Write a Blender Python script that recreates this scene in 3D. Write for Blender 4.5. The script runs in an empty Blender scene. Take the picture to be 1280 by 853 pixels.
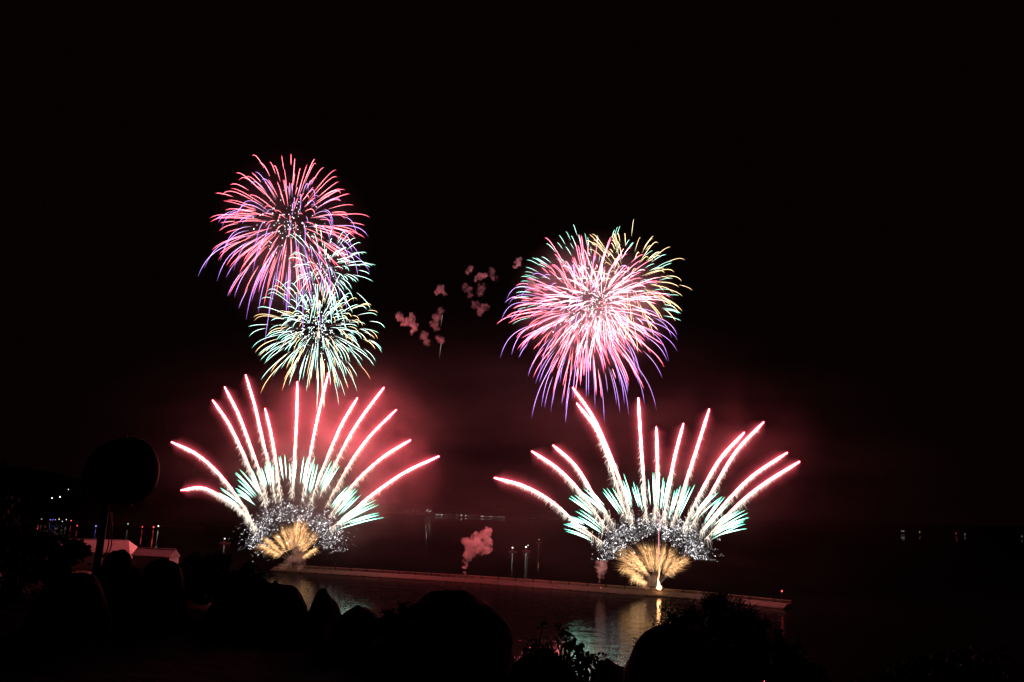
import bpy, bmesh, math, random
from mathutils import Vector, Matrix, noise

random.seed(11)
R = math.radians
scene = bpy.context.scene

# ------------------------------------------------------------------ camera
EYE = Vector((0.0, 0.0, 50.0))
FPX = 1108.0                        # focal length in pixels of a 1280-wide frame
PITCH = math.atan((630.5 - 426.5) / FPX)
ROLL = R(2.2)
fwd = Vector((0, math.cos(PITCH), math.sin(PITCH)))
right0 = Vector((1, 0, 0))
up0 = right0.cross(fwd)
right = right0 * math.cos(ROLL) + up0 * math.sin(ROLL)
up = up0 * math.cos(ROLL) - right0 * math.sin(ROLL)
cam_data = bpy.data.cameras.new('camera')
cam = bpy.data.objects.new('camera', cam_data)
scene.collection.objects.link(cam)
rot = Matrix((right, up, -fwd)).transposed()
cam.matrix_world = Matrix.Translation(EYE) @ rot.to_4x4()
cam_data.sensor_width = 36.0
cam_data.lens = 36.0 * FPX / 1280.0
cam_data.clip_start = 0.1
cam_data.clip_end = 40000
scene.camera = cam

# ------------------------------------------------------------------ night sky and exposure
world = bpy.data.worlds.new('World')
scene.world = world
world.use_nodes = True
wn = world.node_tree
bg = wn.nodes['Background']
bg.inputs['Color'].default_value = (1.0, 0.30, 0.34, 1)
bg.inputs['Strength'].default_value = 0.0016

scene.view_settings.view_transform = 'Standard'
scene.view_settings.look = 'None'
scene.view_settings.exposure = 0.0
scene.view_settings.gamma = 1.0
scene.view_settings.use_curve_mapping = False
cy = scene.cycles
cy.use_denoising = True
cy.denoiser = 'OPENIMAGEDENOISE'
cy.max_bounces = 8
cy.diffuse_bounces = 2
cy.glossy_bounces = 3
cy.volume_bounces = 2
cy.transparent_max_bounces = 128
cy.sample_clamp_indirect = 6.0
cy.sample_clamp_direct = 0.0
cy.volume_max_steps = 256
scene.render.filter_size = 1.5
cy.filter_width = 1.5

# ------------------------------------------------------------------ helpers
COL = scene.collection
ORD = ['first', 'second', 'third', 'fourth', 'fifth', 'sixth', 'seventh', 'eighth', 'ninth', 'tenth',
       'eleventh', 'twelfth', 'thirteenth', 'fourteenth', 'fifteenth', 'sixteenth', 'seventeenth',
       'eighteenth', 'nineteenth', 'twentieth']


def ray(px, py):
    return (fwd * FPX + right * (px - 640.0) - up * (py - 426.5)).normalized()


def at(px, py, Y):
    d = ray(px, py)
    return EYE + d * (Y / d.y)


def sea(px, py, z=0.0):
    d = ray(px, py)
    return EYE + d * ((z - EYE.z) / d.z)


def near(px, py, dist):
    d = ray(px, py)
    h = math.hypot(d.x, d.y)
    return EYE + d * (dist / h)


def mpp(Y):                       # metres per photograph pixel at depth Y
    return Y / FPX


def tag(o, label=None, cat=None, group=None, kind=None):
    if label: o['label'] = label
    if cat: o['category'] = cat
    if group: o['group'] = group
    if kind: o['kind'] = kind
    return o


def empty(name, loc, label=None, cat=None, group=None):
    o = bpy.data.objects.new(name, None)
    o.empty_display_size = 0.3
    COL.objects.link(o)
    o.location = loc
    return tag(o, label, cat, group)


class MB:
    """collects shapes in world metres and links them as one mesh object"""

    def __init__(self):
        self.v, self.f, self.c, self.smooth = [], [], [], True

    def tube(self, pts, radii, cols=None, sides=5, cap=True):
        n = len(pts)
        base = len(self.v)
        ref = None
        for i in range(n):
            t = (pts[min(i + 1, n - 1)] - pts[max(i - 1, 0)])
            if t.length < 1e-9: t = Vector((0, 0, 1))
            t.normalize()
            if ref is None:
                ref = t.orthogonal().normalized()
            a = (ref - t * ref.dot(t))
            a = a.normalized() if a.length > 1e-6 else t.orthogonal().normalized()
            ref = a
            b = t.cross(a)
            r = radii[i] if not isinstance(radii, (int, float)) else radii
            for k in range(sides):
                w = 2 * math.pi * k / sides
                self.v.append(pts[i] + (a * math.cos(w) + b * math.sin(w)) * r)
                self.c.append(cols[i] if cols else (0, 0, 0))
        for i in range(n - 1):
            for k in range(sides):
                k2 = (k + 1) % sides
                self.f.append((base + i * sides + k, base + i * sides + k2,
                               base + (i + 1) * sides + k2, base + (i + 1) * sides + k))
        if cap:
            self.f.append(tuple(base + k for k in reversed(range(sides))))
            self.f.append(tuple(base + (n - 1) * sides + k for k in range(sides)))

    def box(self, c, s, rz=0.0, tilt=None):
        base = len(self.v)
        m = Matrix.Rotation(rz, 3, 'Z')
        if tilt is not None: m = tilt
        for z in (-.5, .5):
            for x, y in ((-.5, -.5), (.5, -.5), (.5, .5), (-.5, .5)):
                self.v.append(Vector(c) + m @ Vector((x * s[0], y * s[1], z * s[2])))
                self.c.append((0, 0, 0))
        for q in ((0, 3, 2, 1), (4, 5, 6, 7), (0, 1, 5, 4), (1, 2, 6, 5), (2, 3, 7, 6), (3, 0, 4, 7)):
            self.f.append(tuple(base + k for k in q))

    def poly(self, verts, faces):
        base = len(self.v)
        for p in verts:
            self.v.append(Vector(p)); self.c.append((0, 0, 0))
        for q in faces:
            self.f.append(tuple(base + k for k in q))

    def ball(self, c, r, col=(0, 0, 0), seg=8, rings=5, scale=(1, 1, 1)):
        base = len(self.v)
        c = Vector(c)
        for i in range(1, rings):
            th = math.pi * i / rings
            for k in range(seg):
                ph = 2 * math.pi * k / seg
                self.v.append(c + Vector((math.sin(th) * math.cos(ph) * scale[0], math.sin(th) * math.sin(ph) * scale[1],
                                          math.cos(th) * scale[2])) * r)
                self.c.append(col)
        top = len(self.v); self.v.append(c + Vector((0, 0, r * scale[2]))); self.c.append(col)
        bot = len(self.v); self.v.append(c - Vector((0, 0, r * scale[2]))); self.c.append(col)
        for i in range(rings - 2):
            for k in range(seg):
                k2 = (k + 1) % seg
                self.f.append((base + i * seg + k, base + (i + 1) * seg + k, base + (i + 1) * seg + k2, base + i * seg + k2))
        for k in range(seg):
            k2 = (k + 1) % seg
            self.f.append((top, base + k, base + k2))
            self.f.append((bot, base + (rings - 2) * seg + k2, base + (rings - 2) * seg + k))

    def sliver(self, a, b, w, col, w2=None):
        """a thin three-sided spike from a to b"""
        t = (b - a)
        if t.length < 1e-6: return
        t.normalize()
        u = t.orthogonal().normalized(); v = t.cross(u)
        base = len(self.v)
        for k in range(3):
            an = 2.094 * k
            self.v.append(a + (u * math.cos(an) + v * math.sin(an)) * w); self.c.append(col)
        self.v.append(b); self.c.append(col)
        for k in range(3):
            self.f.append((base + k, base + (k + 1) % 3, base + 3))
        self.f.append((base + 2, base + 1, base))

    def build(self, name, mat, parent=None, smooth=True, colour=False):
        o_loc = parent.matrix_basis.translation if parent is not None else None
        origin = Vector((0, 0, 0))
        if parent is not None:
            q = parent
            while q is not None:
                origin = origin + q.location
                q = q.parent
        elif self.v:
            n = len(self.v)
            sx = sum(p.x for p in self.v) / n; sy = sum(p.y for p in self.v) / n
            origin = Vector((sx, sy, min(p.z for p in self.v)))
        me = bpy.data.meshes.new(name)
        me.from_pydata([tuple(p - origin) for p in self.v], [], self.f)
        if smooth:
            me.polygons.foreach_set('use_smooth', [True] * len(me.polygons))
        if colour:
            at_ = me.color_attributes.new('glow', 'FLOAT_COLOR', 'POINT')
            buf = []
            for c in self.c: buf.extend((c[0], c[1], c[2], 1.0))
            at_.data.foreach_set('color', buf)
        me.update()
        me.materials.append(mat)
        o = bpy.data.objects.new(name, me)
        COL.objects.link(o)
        if parent is not None: o.parent = parent
        else: o.location = origin
        return o


# ------------------------------------------------------------------ materials
def principled(name, col, rough=0.8, noise_scale=None, col2=None, bump=0.0, bump_scale=20.0, metallic=0.0, spec=0.5, joints=None):
    m = bpy.data.materials.new(name)
    m.use_nodes = True
    nt = m.node_tree
    b = nt.nodes['Principled BSDF']
    b.inputs['Base Color'].default_value = (*col, 1)
    b.inputs['Roughness'].default_value = rough
    b.inputs['Metallic'].default_value = metallic
    b.inputs['Specular IOR Level'].default_value = spec
    tc = nt.nodes.new('ShaderNodeTexCoord')
    if noise_scale:
        n = nt.nodes.new('ShaderNodeTexNoise')
        n.inputs['Scale'].default_value = noise_scale
        n.inputs['Detail'].default_value = 6
        nt.links.new(tc.outputs['Object'], n.inputs['Vector'])
        r = nt.nodes.new('ShaderNodeValToRGB')
        r.color_ramp.elements[0].position = 0.35
        r.color_ramp.elements[1].position = 0.68
        r.color_ramp.elements[0].color = (*col, 1)
        r.color_ramp.elements[1].color = (*(col2 or col), 1)
        nt.links.new(n.outputs['Fac'], r.inputs['Fac'])
        nt.links.new(r.outputs['Color'], b.inputs['Base Color'])
    if bump:
        n2 = nt.nodes.new('ShaderNodeTexNoise')
        n2.inputs['Scale'].default_value = bump_scale
        n2.inputs['Detail'].default_value = 5
        nt.links.new(tc.outputs['Object'], n2.inputs['Vector'])
        bp = nt.nodes.new('ShaderNodeBump')
        bp.inputs['Strength'].default_value = bump
        bp.inputs['Distance'].default_value = 0.05
        nt.links.new(n2.outputs['Fac'], bp.inputs['Height'])
        nt.links.new(bp.outputs['Normal'], b.inputs['Normal'])
    if joints:
        sp = nt.nodes.new('ShaderNodeSeparateXYZ')
        nt.links.new(tc.outputs['Object'], sp.inputs[0])
        dv = nt.nodes.new('ShaderNodeMath'); dv.operation = 'DIVIDE'; dv.inputs[1].default_value = joints
        fc = nt.nodes.new('ShaderNodeMath'); fc.operation = 'FRACT'
        gt = nt.nodes.new('ShaderNodeMath'); gt.operation = 'GREATER_THAN'; gt.inputs[1].default_value = 0.09
        mm = nt.nodes.new('ShaderNodeMix'); mm.data_type = 'RGBA'
        mm.inputs['A'].default_value = (col[0] * .3, col[1] * .3, col[2] * .3, 1)
        src = b.inputs['Base Color'].links[0].from_socket
        nt.links.new(sp.outputs['X'], dv.inputs[0]); nt.links.new(dv.outputs[0], fc.inputs[0]); nt.links.new(fc.outputs[0], gt.inputs[0])
        nt.links.new(gt.outputs[0], mm.inputs['Factor'])
        nt.links.new(src, mm.inputs['B'])
        nt.links.new(mm.outputs['Result'], b.inputs['Base Color'])
    return m


def fire_material(name, sampled):
    """burning stars: the colour of the flame is stored along each trail"""
    m = bpy.data.materials.new(name)
    m.use_nodes = True
    nt = m.node_tree
    nt.nodes.clear()
    out = nt.nodes.new('ShaderNodeOutputMaterial')
    e = nt.nodes.new('ShaderNodeEmission')
    a = nt.nodes.new('ShaderNodeAttribute')
    a.attribute_name = 'glow'
    nt.links.new(a.outputs['Color'], e.inputs['Color'])
    nt.links.new(e.outputs['Emission'], out.inputs['Surface'])
    m.cycles.emission_sampling = 'FRONT' if sampled else 'NONE'
    return m


def lamp_material(name, col, strength):
    m = bpy.data.materials.new(name)
    m.use_nodes = True
    nt = m.node_tree
    nt.nodes.clear()
    out = nt.nodes.new('ShaderNodeOutputMaterial')
    e = nt.nodes.new('ShaderNodeEmission')
    e.inputs['Color'].default_value = (*col, 1)
    e.inputs['Strength'].default_value = strength
    nt.links.new(e.outputs['Emission'], out.inputs['Surface'])
    m.cycles.emission_sampling = 'NONE'
    return m


def flame_glow_material(name):
    """gold fire, and the flame with its painted halo round comets: glows and lets what is behind it through"""
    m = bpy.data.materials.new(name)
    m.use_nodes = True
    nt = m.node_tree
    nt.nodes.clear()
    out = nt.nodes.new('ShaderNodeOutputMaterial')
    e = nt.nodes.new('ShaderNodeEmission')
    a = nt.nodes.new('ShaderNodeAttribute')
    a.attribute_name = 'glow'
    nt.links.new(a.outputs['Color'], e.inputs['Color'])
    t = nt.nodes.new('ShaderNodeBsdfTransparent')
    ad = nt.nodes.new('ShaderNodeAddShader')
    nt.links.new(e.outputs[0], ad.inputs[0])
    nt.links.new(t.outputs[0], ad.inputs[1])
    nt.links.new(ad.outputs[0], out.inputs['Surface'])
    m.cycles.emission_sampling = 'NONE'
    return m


def smoke_material(name, density, scale, lo, hi, albedo=(0.9, 0.88, 0.88), soft=None, step=1.0, aniso=0.0, detail=4.0):
    """smoke: noise-broken scattering volume, thinning to nothing at the rim of its own (unit-sphere) space when soft is set"""
    m = bpy.data.materials.new(name)
    m.use_nodes = True
    nt = m.node_tree
    nt.nodes.clear()
    out = nt.nodes.new('ShaderNodeOutputMaterial')
    vol = nt.nodes.new('ShaderNodeVolumePrincipled')
    vol.inputs['Color'].default_value = (*albedo, 1)
    vol.inputs['Anisotropy'].default_value = aniso
    tc = nt.nodes.new('ShaderNodeTexCoord')
    oi = nt.nodes.new('ShaderNodeObjectInfo')
    mulr = nt.nodes.new('ShaderNodeMath'); mulr.operation = 'MULTIPLY'; mulr.inputs[1].default_value = 37.0
    nt.links.new(oi.outputs['Random'], mulr.inputs[0])
    addv = nt.nodes.new('ShaderNodeVectorMath'); addv.operation = 'ADD'
    nt.links.new(tc.outputs['Object'], addv.inputs[0])
    nt.links.new(mulr.outputs[0], addv.inputs[1])
    n = nt.nodes.new('ShaderNodeTexNoise')
    n.inputs['Scale'].default_value = scale
    n.inputs['Detail'].default_value = detail
    n.inputs['Roughness'].default_value = 0.55
    nt.links.new(addv.outputs[0], n.inputs['Vector'])
    mr = nt.nodes.new('ShaderNodeMapRange')
    mr.interpolation_type = 'SMOOTHSTEP'
    mr.inputs['From Min'].default_value = lo
    mr.inputs['From Max'].default_value = hi
    mr.inputs['To Min'].default_value = 0.0
    mr.inputs['To Max'].default_value = density
    src = n.outputs['Fac']
    if soft is not None:
        ln = nt.nodes.new('ShaderNodeVectorMath'); ln.operation = 'LENGTH'
        nt.links.new(tc.outputs['Object'], ln.inputs[0])
        rim = nt.nodes.new('ShaderNodeMapRange')
        rim.interpolation_type = 'SMOOTHSTEP'
        rim.inputs['From Min'].default_value = 1.0
        rim.inputs['From Max'].default_value = soft
        rim.inputs['To Min'].default_value = 0.0
        rim.inputs['To Max'].default_value = 1.0
        nt.links.new(ln.outputs['Value'], rim.inputs['Value'])
        nt.links.new(src, mr.inputs['Value'])
        pr = nt.nodes.new('ShaderNodeMath'); pr.operation = 'MULTIPLY'
        nt.links.new(mr.outputs['Result'], pr.inputs[0])
        nt.links.new(rim.outputs['Result'], pr.inputs[1])
        nt.links.new(pr.outputs[0], vol.inputs['Density'])
    else:
        nt.links.new(src, mr.inputs['Value'])
        nt.links.new(mr.outputs['Result'], vol.inputs['Density'])
    nt.links.new(vol.outputs[0], out.inputs['Volume'])
    m.cycles.volume_step_rate = step
    m.cycles.volume_sampling = 'MULTIPLE_IMPORTANCE'
    return m


FIRE = fire_material('burning_star', True)
SPARK = fire_material('burning_spark', False)
FLAME_GLOW = flame_glow_material('flame_glow')
ROCK = principled('granite', (0.13, 0.12, 0.105), 0.9, 1.5, (0.20, 0.18, 0.16), 0.6, 8)
SOIL = principled('soil', (0.03, 0.026, 0.02), 0.95, 0.8, (0.05, 0.043, 0.03), 0.6, 3)
HILL = principled('wooded_hill', (0.04, 0.05, 0.03), 0.95, 0.02, (0.07, 0.08, 0.05))
LEAF = principled('leaf', (0.04, 0.07, 0.025), 0.7, 3.0, (0.08, 0.11, 0.04))
BARK = principled('bark', (0.10, 0.08, 0.06), 0.9, 6.0, (0.16, 0.13, 0.10))
CONC = principled('concrete', (0.13, 0.098, 0.08), 0.9, 0.25, (0.19, 0.145, 0.115), 0.3, 1.2, joints=11.0)
CONC_DARK = principled('wet_concrete', (0.05, 0.038, 0.031), 0.8, 0.5, (0.085, 0.065, 0.053), 0.3, 2.0)
ROOF = principled('painted_sheet_roof', (0.50, 0.46, 0.44), 0.6, 0.3, (0.60, 0.56, 0.54))
WALLW = principled('rendered_wall', (0.48, 0.46, 0.43), 0.85, 0.4, (0.58, 0.55, 0.52))
DARKM = principled('dark_painted_metal', (0.03, 0.03, 0.032), 0.5, 8.0, (0.05, 0.05, 0.05))
GLASS = principled('dark_glass', (0.02, 0.02, 0.025), 0.15)
RUBBER = principled('cable_rubber', (0.02, 0.02, 0.02), 0.6)
HULL = principled('boat_hull', (0.16, 0.15, 0.14), 0.5, 0.8, (0.22, 0.20, 0.18))
ASPH = principled('asphalt', (0.05, 0.05, 0.05), 0.9, 2.0, (0.07, 0.07, 0.07))
WHITE_L = lamp_material('white_lamp', (1.0, 0.93, 0.80), 4.0)
WHITE_D = lamp_material('soft_white_lamp', (0.9, 1.0, 0.95), 1.9)
RED_L = lamp_material('red_lamp', (1.0, 0.08, 0.06), 4.5)
BLUE_L = lamp_material('blue_lamp', (0.22, 0.22, 1.0), 4.5)
AMBER_L = lamp_material('amber_lamp', (1.0, 0.55, 0.25), 3.0)

# ------------------------------------------------------------------ water
def water_material():
    m = bpy.data.materials.new('sea_water')
    m.use_nodes = True
    nt = m.node_tree
    nt.nodes.clear()
    out = nt.nodes.new('ShaderNodeOutputMaterial')
    deep = nt.nodes.new('ShaderNodeBsdfDiffuse'); deep.inputs['Color'].default_value = (0.004, 0.006, 0.007, 1)
    gl = nt.nodes.new('ShaderNodeBsdfGlossy'); gl.inputs['Roughness'].default_value = 0.02
    fr_ = nt.nodes.new('ShaderNodeFresnel'); fr_.inputs['IOR'].default_value = 1.333
    dim = nt.nodes.new('ShaderNodeMath'); dim.operation = 'MULTIPLY'; dim.inputs[1].default_value = 0.7   # steep wavelets hide part of the mirror
    mx = nt.nodes.new('ShaderNodeMixShader')
    nt.links.new(fr_.outputs[0], dim.inputs[0]); nt.links.new(dim.outputs[0], mx.inputs[0])
    nt.links.new(deep.outputs[0], mx.inputs[1]); nt.links.new(gl.outputs[0], mx.inputs[2])
    nt.links.new(mx.outputs[0], out.inputs['Surface'])
    tc = nt.nodes.new('ShaderNodeTexCoord')
    mp = nt.nodes.new('ShaderNodeMapping')
    mp.inputs['Scale'].default_value = (0.55, 1.0, 1.0)
    mp.inputs['Rotation'].default_value = (0, 0, R(14))
    nt.links.new(tc.outputs['Object'], mp.inputs['Vector'])
    n1 = nt.nodes.new('ShaderNodeTexNoise')
    n1.inputs['Scale'].default_value = 0.11
    n1.inputs['Detail'].default_value = 3.0
    n1.inputs['Roughness'].default_value = 0.5
    n2 = nt.nodes.new('ShaderNodeTexNoise')
    n2.inputs['Scale'].default_value = 0.62
    n2.inputs['Detail'].default_value = 2.0
    for n in (n1, n2): nt.links.new(mp.outputs[0], n.inputs['Vector'])
    s = nt.nodes.new('ShaderNodeMath'); s.operation = 'MULTIPLY_ADD'
    s.inputs[1].default_value = 1.1
    nt.links.new(n2.outputs['Fac'], s.inputs[0])
    sw = nt.nodes.new('ShaderNodeMath'); sw.operation = 'MULTIPLY'; sw.inputs[1].default_value = 2.2
    nt.links.new(n1.outputs['Fac'], sw.inputs[0])
    nt.links.new(sw.outputs[0], s.inputs[2])
    bp = nt.nodes.new('ShaderNodeBump')
    bp.inputs['Strength'].default_value = 1.0
    bp.inputs['Distance'].default_value = 0.10
    nt.links.new(s.outputs[0], bp.inputs['Height'])
    nt.links.new(bp.outputs['Normal'], gl.inputs['Normal'])
    nt.links.new(bp.outputs['Normal'], fr_.inputs['Normal'])
    return m


w = MB()
w.poly([(-14000, -600, 0), (14000, -600, 0), (14000, 16000, 0), (-14000, 16000, 0)], [(0, 1, 2, 3)])
tag(w.build('water', water_material(), smooth=False), kind='structure')

# ------------------------------------------------------------------ foreground ground
CREST_R = 14.0
PROFILE = [(-900, 700), (-300, 705), (0, 712), (120, 712), (230, 722), (300, 748), (400, 785), (520, 800), (640, 842), (700, 860),
           (760, 856), (840, 838), (960, 862), (1080, 872), (1280, 872), (1700, 850), (2400, 840)]


def crest_z(az):
    """height of the hill's edge in a direction, from how far below the eye it lies"""
    px = 640 + FPX * math.tan(max(-1.15, min(1.15, az)))
    for (x0, y0), (x1, y1) in zip(PROFILE, PROFILE[1:]):
        if px <= x1 or x1 == PROFILE[-1][0]:
            f = max(0.0, min(1.0, (px - x0) / (x1 - x0)))
            f = f * f * (3 - 2 * f)
            y = y0 + (y1 - y0) * f
            break
    px = max(-100, min(1380, px))
    return near(px, y, CREST_R).z


def ground_z(x, y):
    r = math.hypot(x, y)
    az = math.atan2(x, y)
    flat = EYE.z - 1.68
    n = noise.noise(Vector((x * .45, y * .45, 3.1))) * .10 + noise.noise(Vector((x * 1.6, y * 1.6, 1.1))) * .035
    front = 1.0 if abs(az) < 1.1 else max(0.0, 1 - (abs(az) - 1.1) / .6)
    cz = crest_z(max(-1.1, min(1.1, az))) * front + (flat + .2) * (1 - front)
    if r < 3: return flat + n * .4
    if r <= CREST_R:
        f = (r - 3) / (CREST_R - 3)
        return flat + (cz - flat) * f * f - 0.12 + n * (1 - .6 * f)
    d = r - CREST_R
    return max(-4.0, cz - 0.12 - .42 * d - .0016 * d * d + noise.noise(Vector((x * .05, y * .05, 7))) * min(3, d * .05) + n)


g = MB()
rs = [0.0, 1.0, 2, 3, 4, 5, 6, 7, 8, 9, 10, 11, 12, 13, 14, 15, 16, 18, 20, 24, 28, 34, 40, 50, 60, 75, 90, 110, 140, 180]
NA = 240
vs, fs = [], []
for i, r in enumerate(rs):
    for k in range(NA):
        a = 2 * math.pi * k / NA
        x, y = r * math.sin(a), r * math.cos(a)
        vs.append((x, y, ground_z(x, y)))
for i in range(len(rs) - 1):
    for k in range(NA):
        k2 = (k + 1) % NA
        fs.append((i * NA + k, (i + 1) * NA + k, (i + 1) * NA + k2, i * NA + k2))
g.poly(vs, fs)
tag(g.build('ground', SOIL), kind='structure')


# ------------------------------------------------------------------ far land
def ridge(name, pts, depth, mat, z0=-3, seed=0.0, rough=.12):
    """a strip of hills: crest points (x, y, height), falling to the water on both sides"""
    m = MB()
    sub = []
    for (a, b) in zip(pts, pts[1:]):
        for k in range(8):
            f = k / 8
            p = [a[i] + (b[i] - a[i]) * f for i in range(3)]
            p[2] *= 1 + rough * noise.noise(Vector((p[0] * .006, seed, 0))) + rough * .7 * noise.noise(Vector((p[0] * .03, seed, 2)))
            sub.append(p)
    sub.append(list(pts[-1]))
    cols = [(-1, 0), (-.7, .35), (-.4, .72), (-.15, .95), (0, 1), (.3, .8), (1, 0)]
    vs, fs = [], []
    for p in sub:
        for (o, h) in cols:
            vs.append((p[0], p[1] + o * depth, z0 + (p[2] - z0) * h * (1 + .15 * noise.noise(Vector((p[0] * .02, o * 3, seed)))) if h else z0))
    n = len(cols)
    for i in range(len(sub) - 1):
        for k in range(n - 1):
            fs.append((i * n + k, i * n + k + 1, (i + 1) * n + k + 1, (i + 1) * n + k))
    m.poly(vs, fs)
    return tag(m.build(name, mat), kind='structure')


FAR = 3250.0
ridge('hills', [(-3800, 4100, 120), (-2600, 4000, 170), (-1500, 3900, 60), (-700, 3850, 40), (100, 3850, 26), (900, 3800, 30), (1700, 3800, 22),
                (2600, 3900, 60), (3800, 4100, 80)], 680, HILL, seed=4)
# the wooded point on the left, with the harbour behind it
ridge('headland', [(-660, 1310, 1), (-610, 1310, 4), (-575, 1310, 11), (-545, 1310, 14), (-515, 1310, 10), (-480, 1310, 3), (-430, 1310, 1)], 60, HILL, seed=9, rough=.2)
ridge('harbour_shore', [(-1500, 1500, 60), (-1150, 1500, 60), (-1000, 1500, 40), (-900, 1480, 22), (-800, 1345, 5), (-700, 1330, 3), (-630, 1330, 1.5)], 140, HILL, seed=2, rough=.2)


# ------------------------------------------------------------------ breakwater
FRONT = [(338, 713.5), (480, 722.3), (600, 729.5), (748, 740.5), (860, 748.5), (980, 761.5)]
fr = [sea(px, py) for px, py in FRONT]


def quay_point(px):
    """the middle of the breakwater's deck under a column of the photograph"""
    for (a, b), (pa, pb) in zip(zip(FRONT, FRONT[1:]), zip(fr, fr[1:])):
        if px <= b[0] or b is FRONT[-1]:
            f = (px - a[0]) / (b[0] - a[0])
            p = pa.lerp(pb, f)
            return Vector((p.x, p.y + 4.5, 3.0))


def sweep(profile, pts, zshift=0.0):
    """profile of (back distance, height) swept along the front line"""
    m = MB()
    vs, fs = [], []
    n = len(profile)
    N = len(pts)
    for i, p in enumerate(pts):
        t = (pts[min(i + 1, N - 1)] - pts[max(i - 1, 0)]).normalized()
        nrm = Vector((-t.y, t.x, 0))
        for (d, z) in profile:
            q = p + nrm * d
            vs.append((q.x, q.y, z))
    for i in range(N - 1):
        for k in range(n):
            k2 = (k + 1) % n
            fs.append((i * n + k, (i + 1) * n + k, (i + 1) * n + k2, i * n + k2))
    fs.append(tuple(range(n))); fs.append(tuple((N - 1) * n + k for k in reversed(range(n))))
    m.poly(vs, fs)
    return m


bw = empty('breakwater', fr[2], 'long low concrete breakwater crossing the dark bay under the fireworks', 'breakwater')
fine = []
for a, b in zip(fr, fr[1:]):
    for k in range(6): fine.append(a.lerp(b, k / 6))
fine.append(fr[-1])
sweep([(0, -3), (0, .5), (.5, .9), (4.8, 2.2), (5.2, 2.25), (5.2, -3)], fine).build('apron', CONC_DARK, bw, smooth=False)
sweep([(5.25, -3), (5.25, 2.2), (9.6, 2.2), (9.6, -3)], fine).build('deck', CONC_DARK, bw, smooth=False)
sweep([(9.65, -3), (9.65, 3.5), (9.8, 3.8), (10.9, 3.8), (10.9, -3)], fine).build('parapet', CONC, bw, smooth=False)
sweep([(-1.4, -3), (-1.4, .42), (-.03, .42), (-.03, -3)], fine).build('toe_kerb', CONC, bw, smooth=False)

# beacon at the outer end
e = fr[-1] + Vector((1.5, 8, 0))
b_root = empty('harbour_beacon', Vector((e.x, e.y, 2.3)), 'thin beacon post with a small red light on the breakwater tip', 'beacon')
m = MB(); m.tube([Vector((e.x, e.y, 2.3)), Vector((e.x, e.y, 8.3))], [.22, .14], sides=8); m.build('post', DARKM, b_root)
m = MB(); m.ball((e.x, e.y, 8.7), .42); m.build('lamp', RED_L, b_root)
m = MB(); m.box((e.x, e.y, 9.2), (.5, .5, .12)); m.build('cap', DARKM, b_root, smooth=False)

# mortar racks on the deck under each fan
for px, where in ((352, 'left'), (366, 'left'), (381, 'left'), (792, 'right'), (807, 'right'), (836, 'right')):
    p = quay_point(px); p.z = 2.2; p.y += 3.0
    n_in = {352: 'leftmost', 366: 'middle', 381: 'rightmost', 792: 'leftmost', 807: 'middle', 836: 'rightmost'}[px]
    t = empty('mortar_rack', p, 'dark rack of firing tubes on the breakwater, %s of three below the %s fan' % (n_in, where), 'mortar rack',
              'mortar racks on the breakwater')
    m = MB(); m.box(p + Vector((0, 0, .35)), (3.4, 1.2, .16)); m.box(p + Vector((0, 0, .08)), (3.0, 1.0, .16)); m.build('rack', BARK, t, smooth=False)
    for k in range(5):
        q = p + Vector((-1.3 + .65 * k, 0, .16))
        m = MB(); m.tube([q, q + Vector(((k - 2) * .12, 0, 1.0))], .16, sides=8); m.build('firing_tube', DARKM, t)

for px in (385, 391, 396, 402, 553, 560, 566, 573, 581, 590, 598, 640, 655):
    p = quay_point(px); p.z = 2.2; p.y += 1.5
    t = empty('equipment_crate', p, 'small dark equipment crate in the row on the breakwater deck', 'crate', 'crates along the breakwater deck')
    h = 1.1 + .5 * ((px * 7) % 3) / 2
    m = MB(); m.box(p + Vector((0, 0, h / 2 + .06)), (1.9, 1.1, h), .1 * (px % 5)); m.build('crate', BARK, t, smooth=False)
    m = MB(); m.box(p + Vector((0, 0, h + .12)), (2.0, 1.2, .12), .1 * (px % 5)); m.build('lid', CONC, t, smooth=False)


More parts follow.
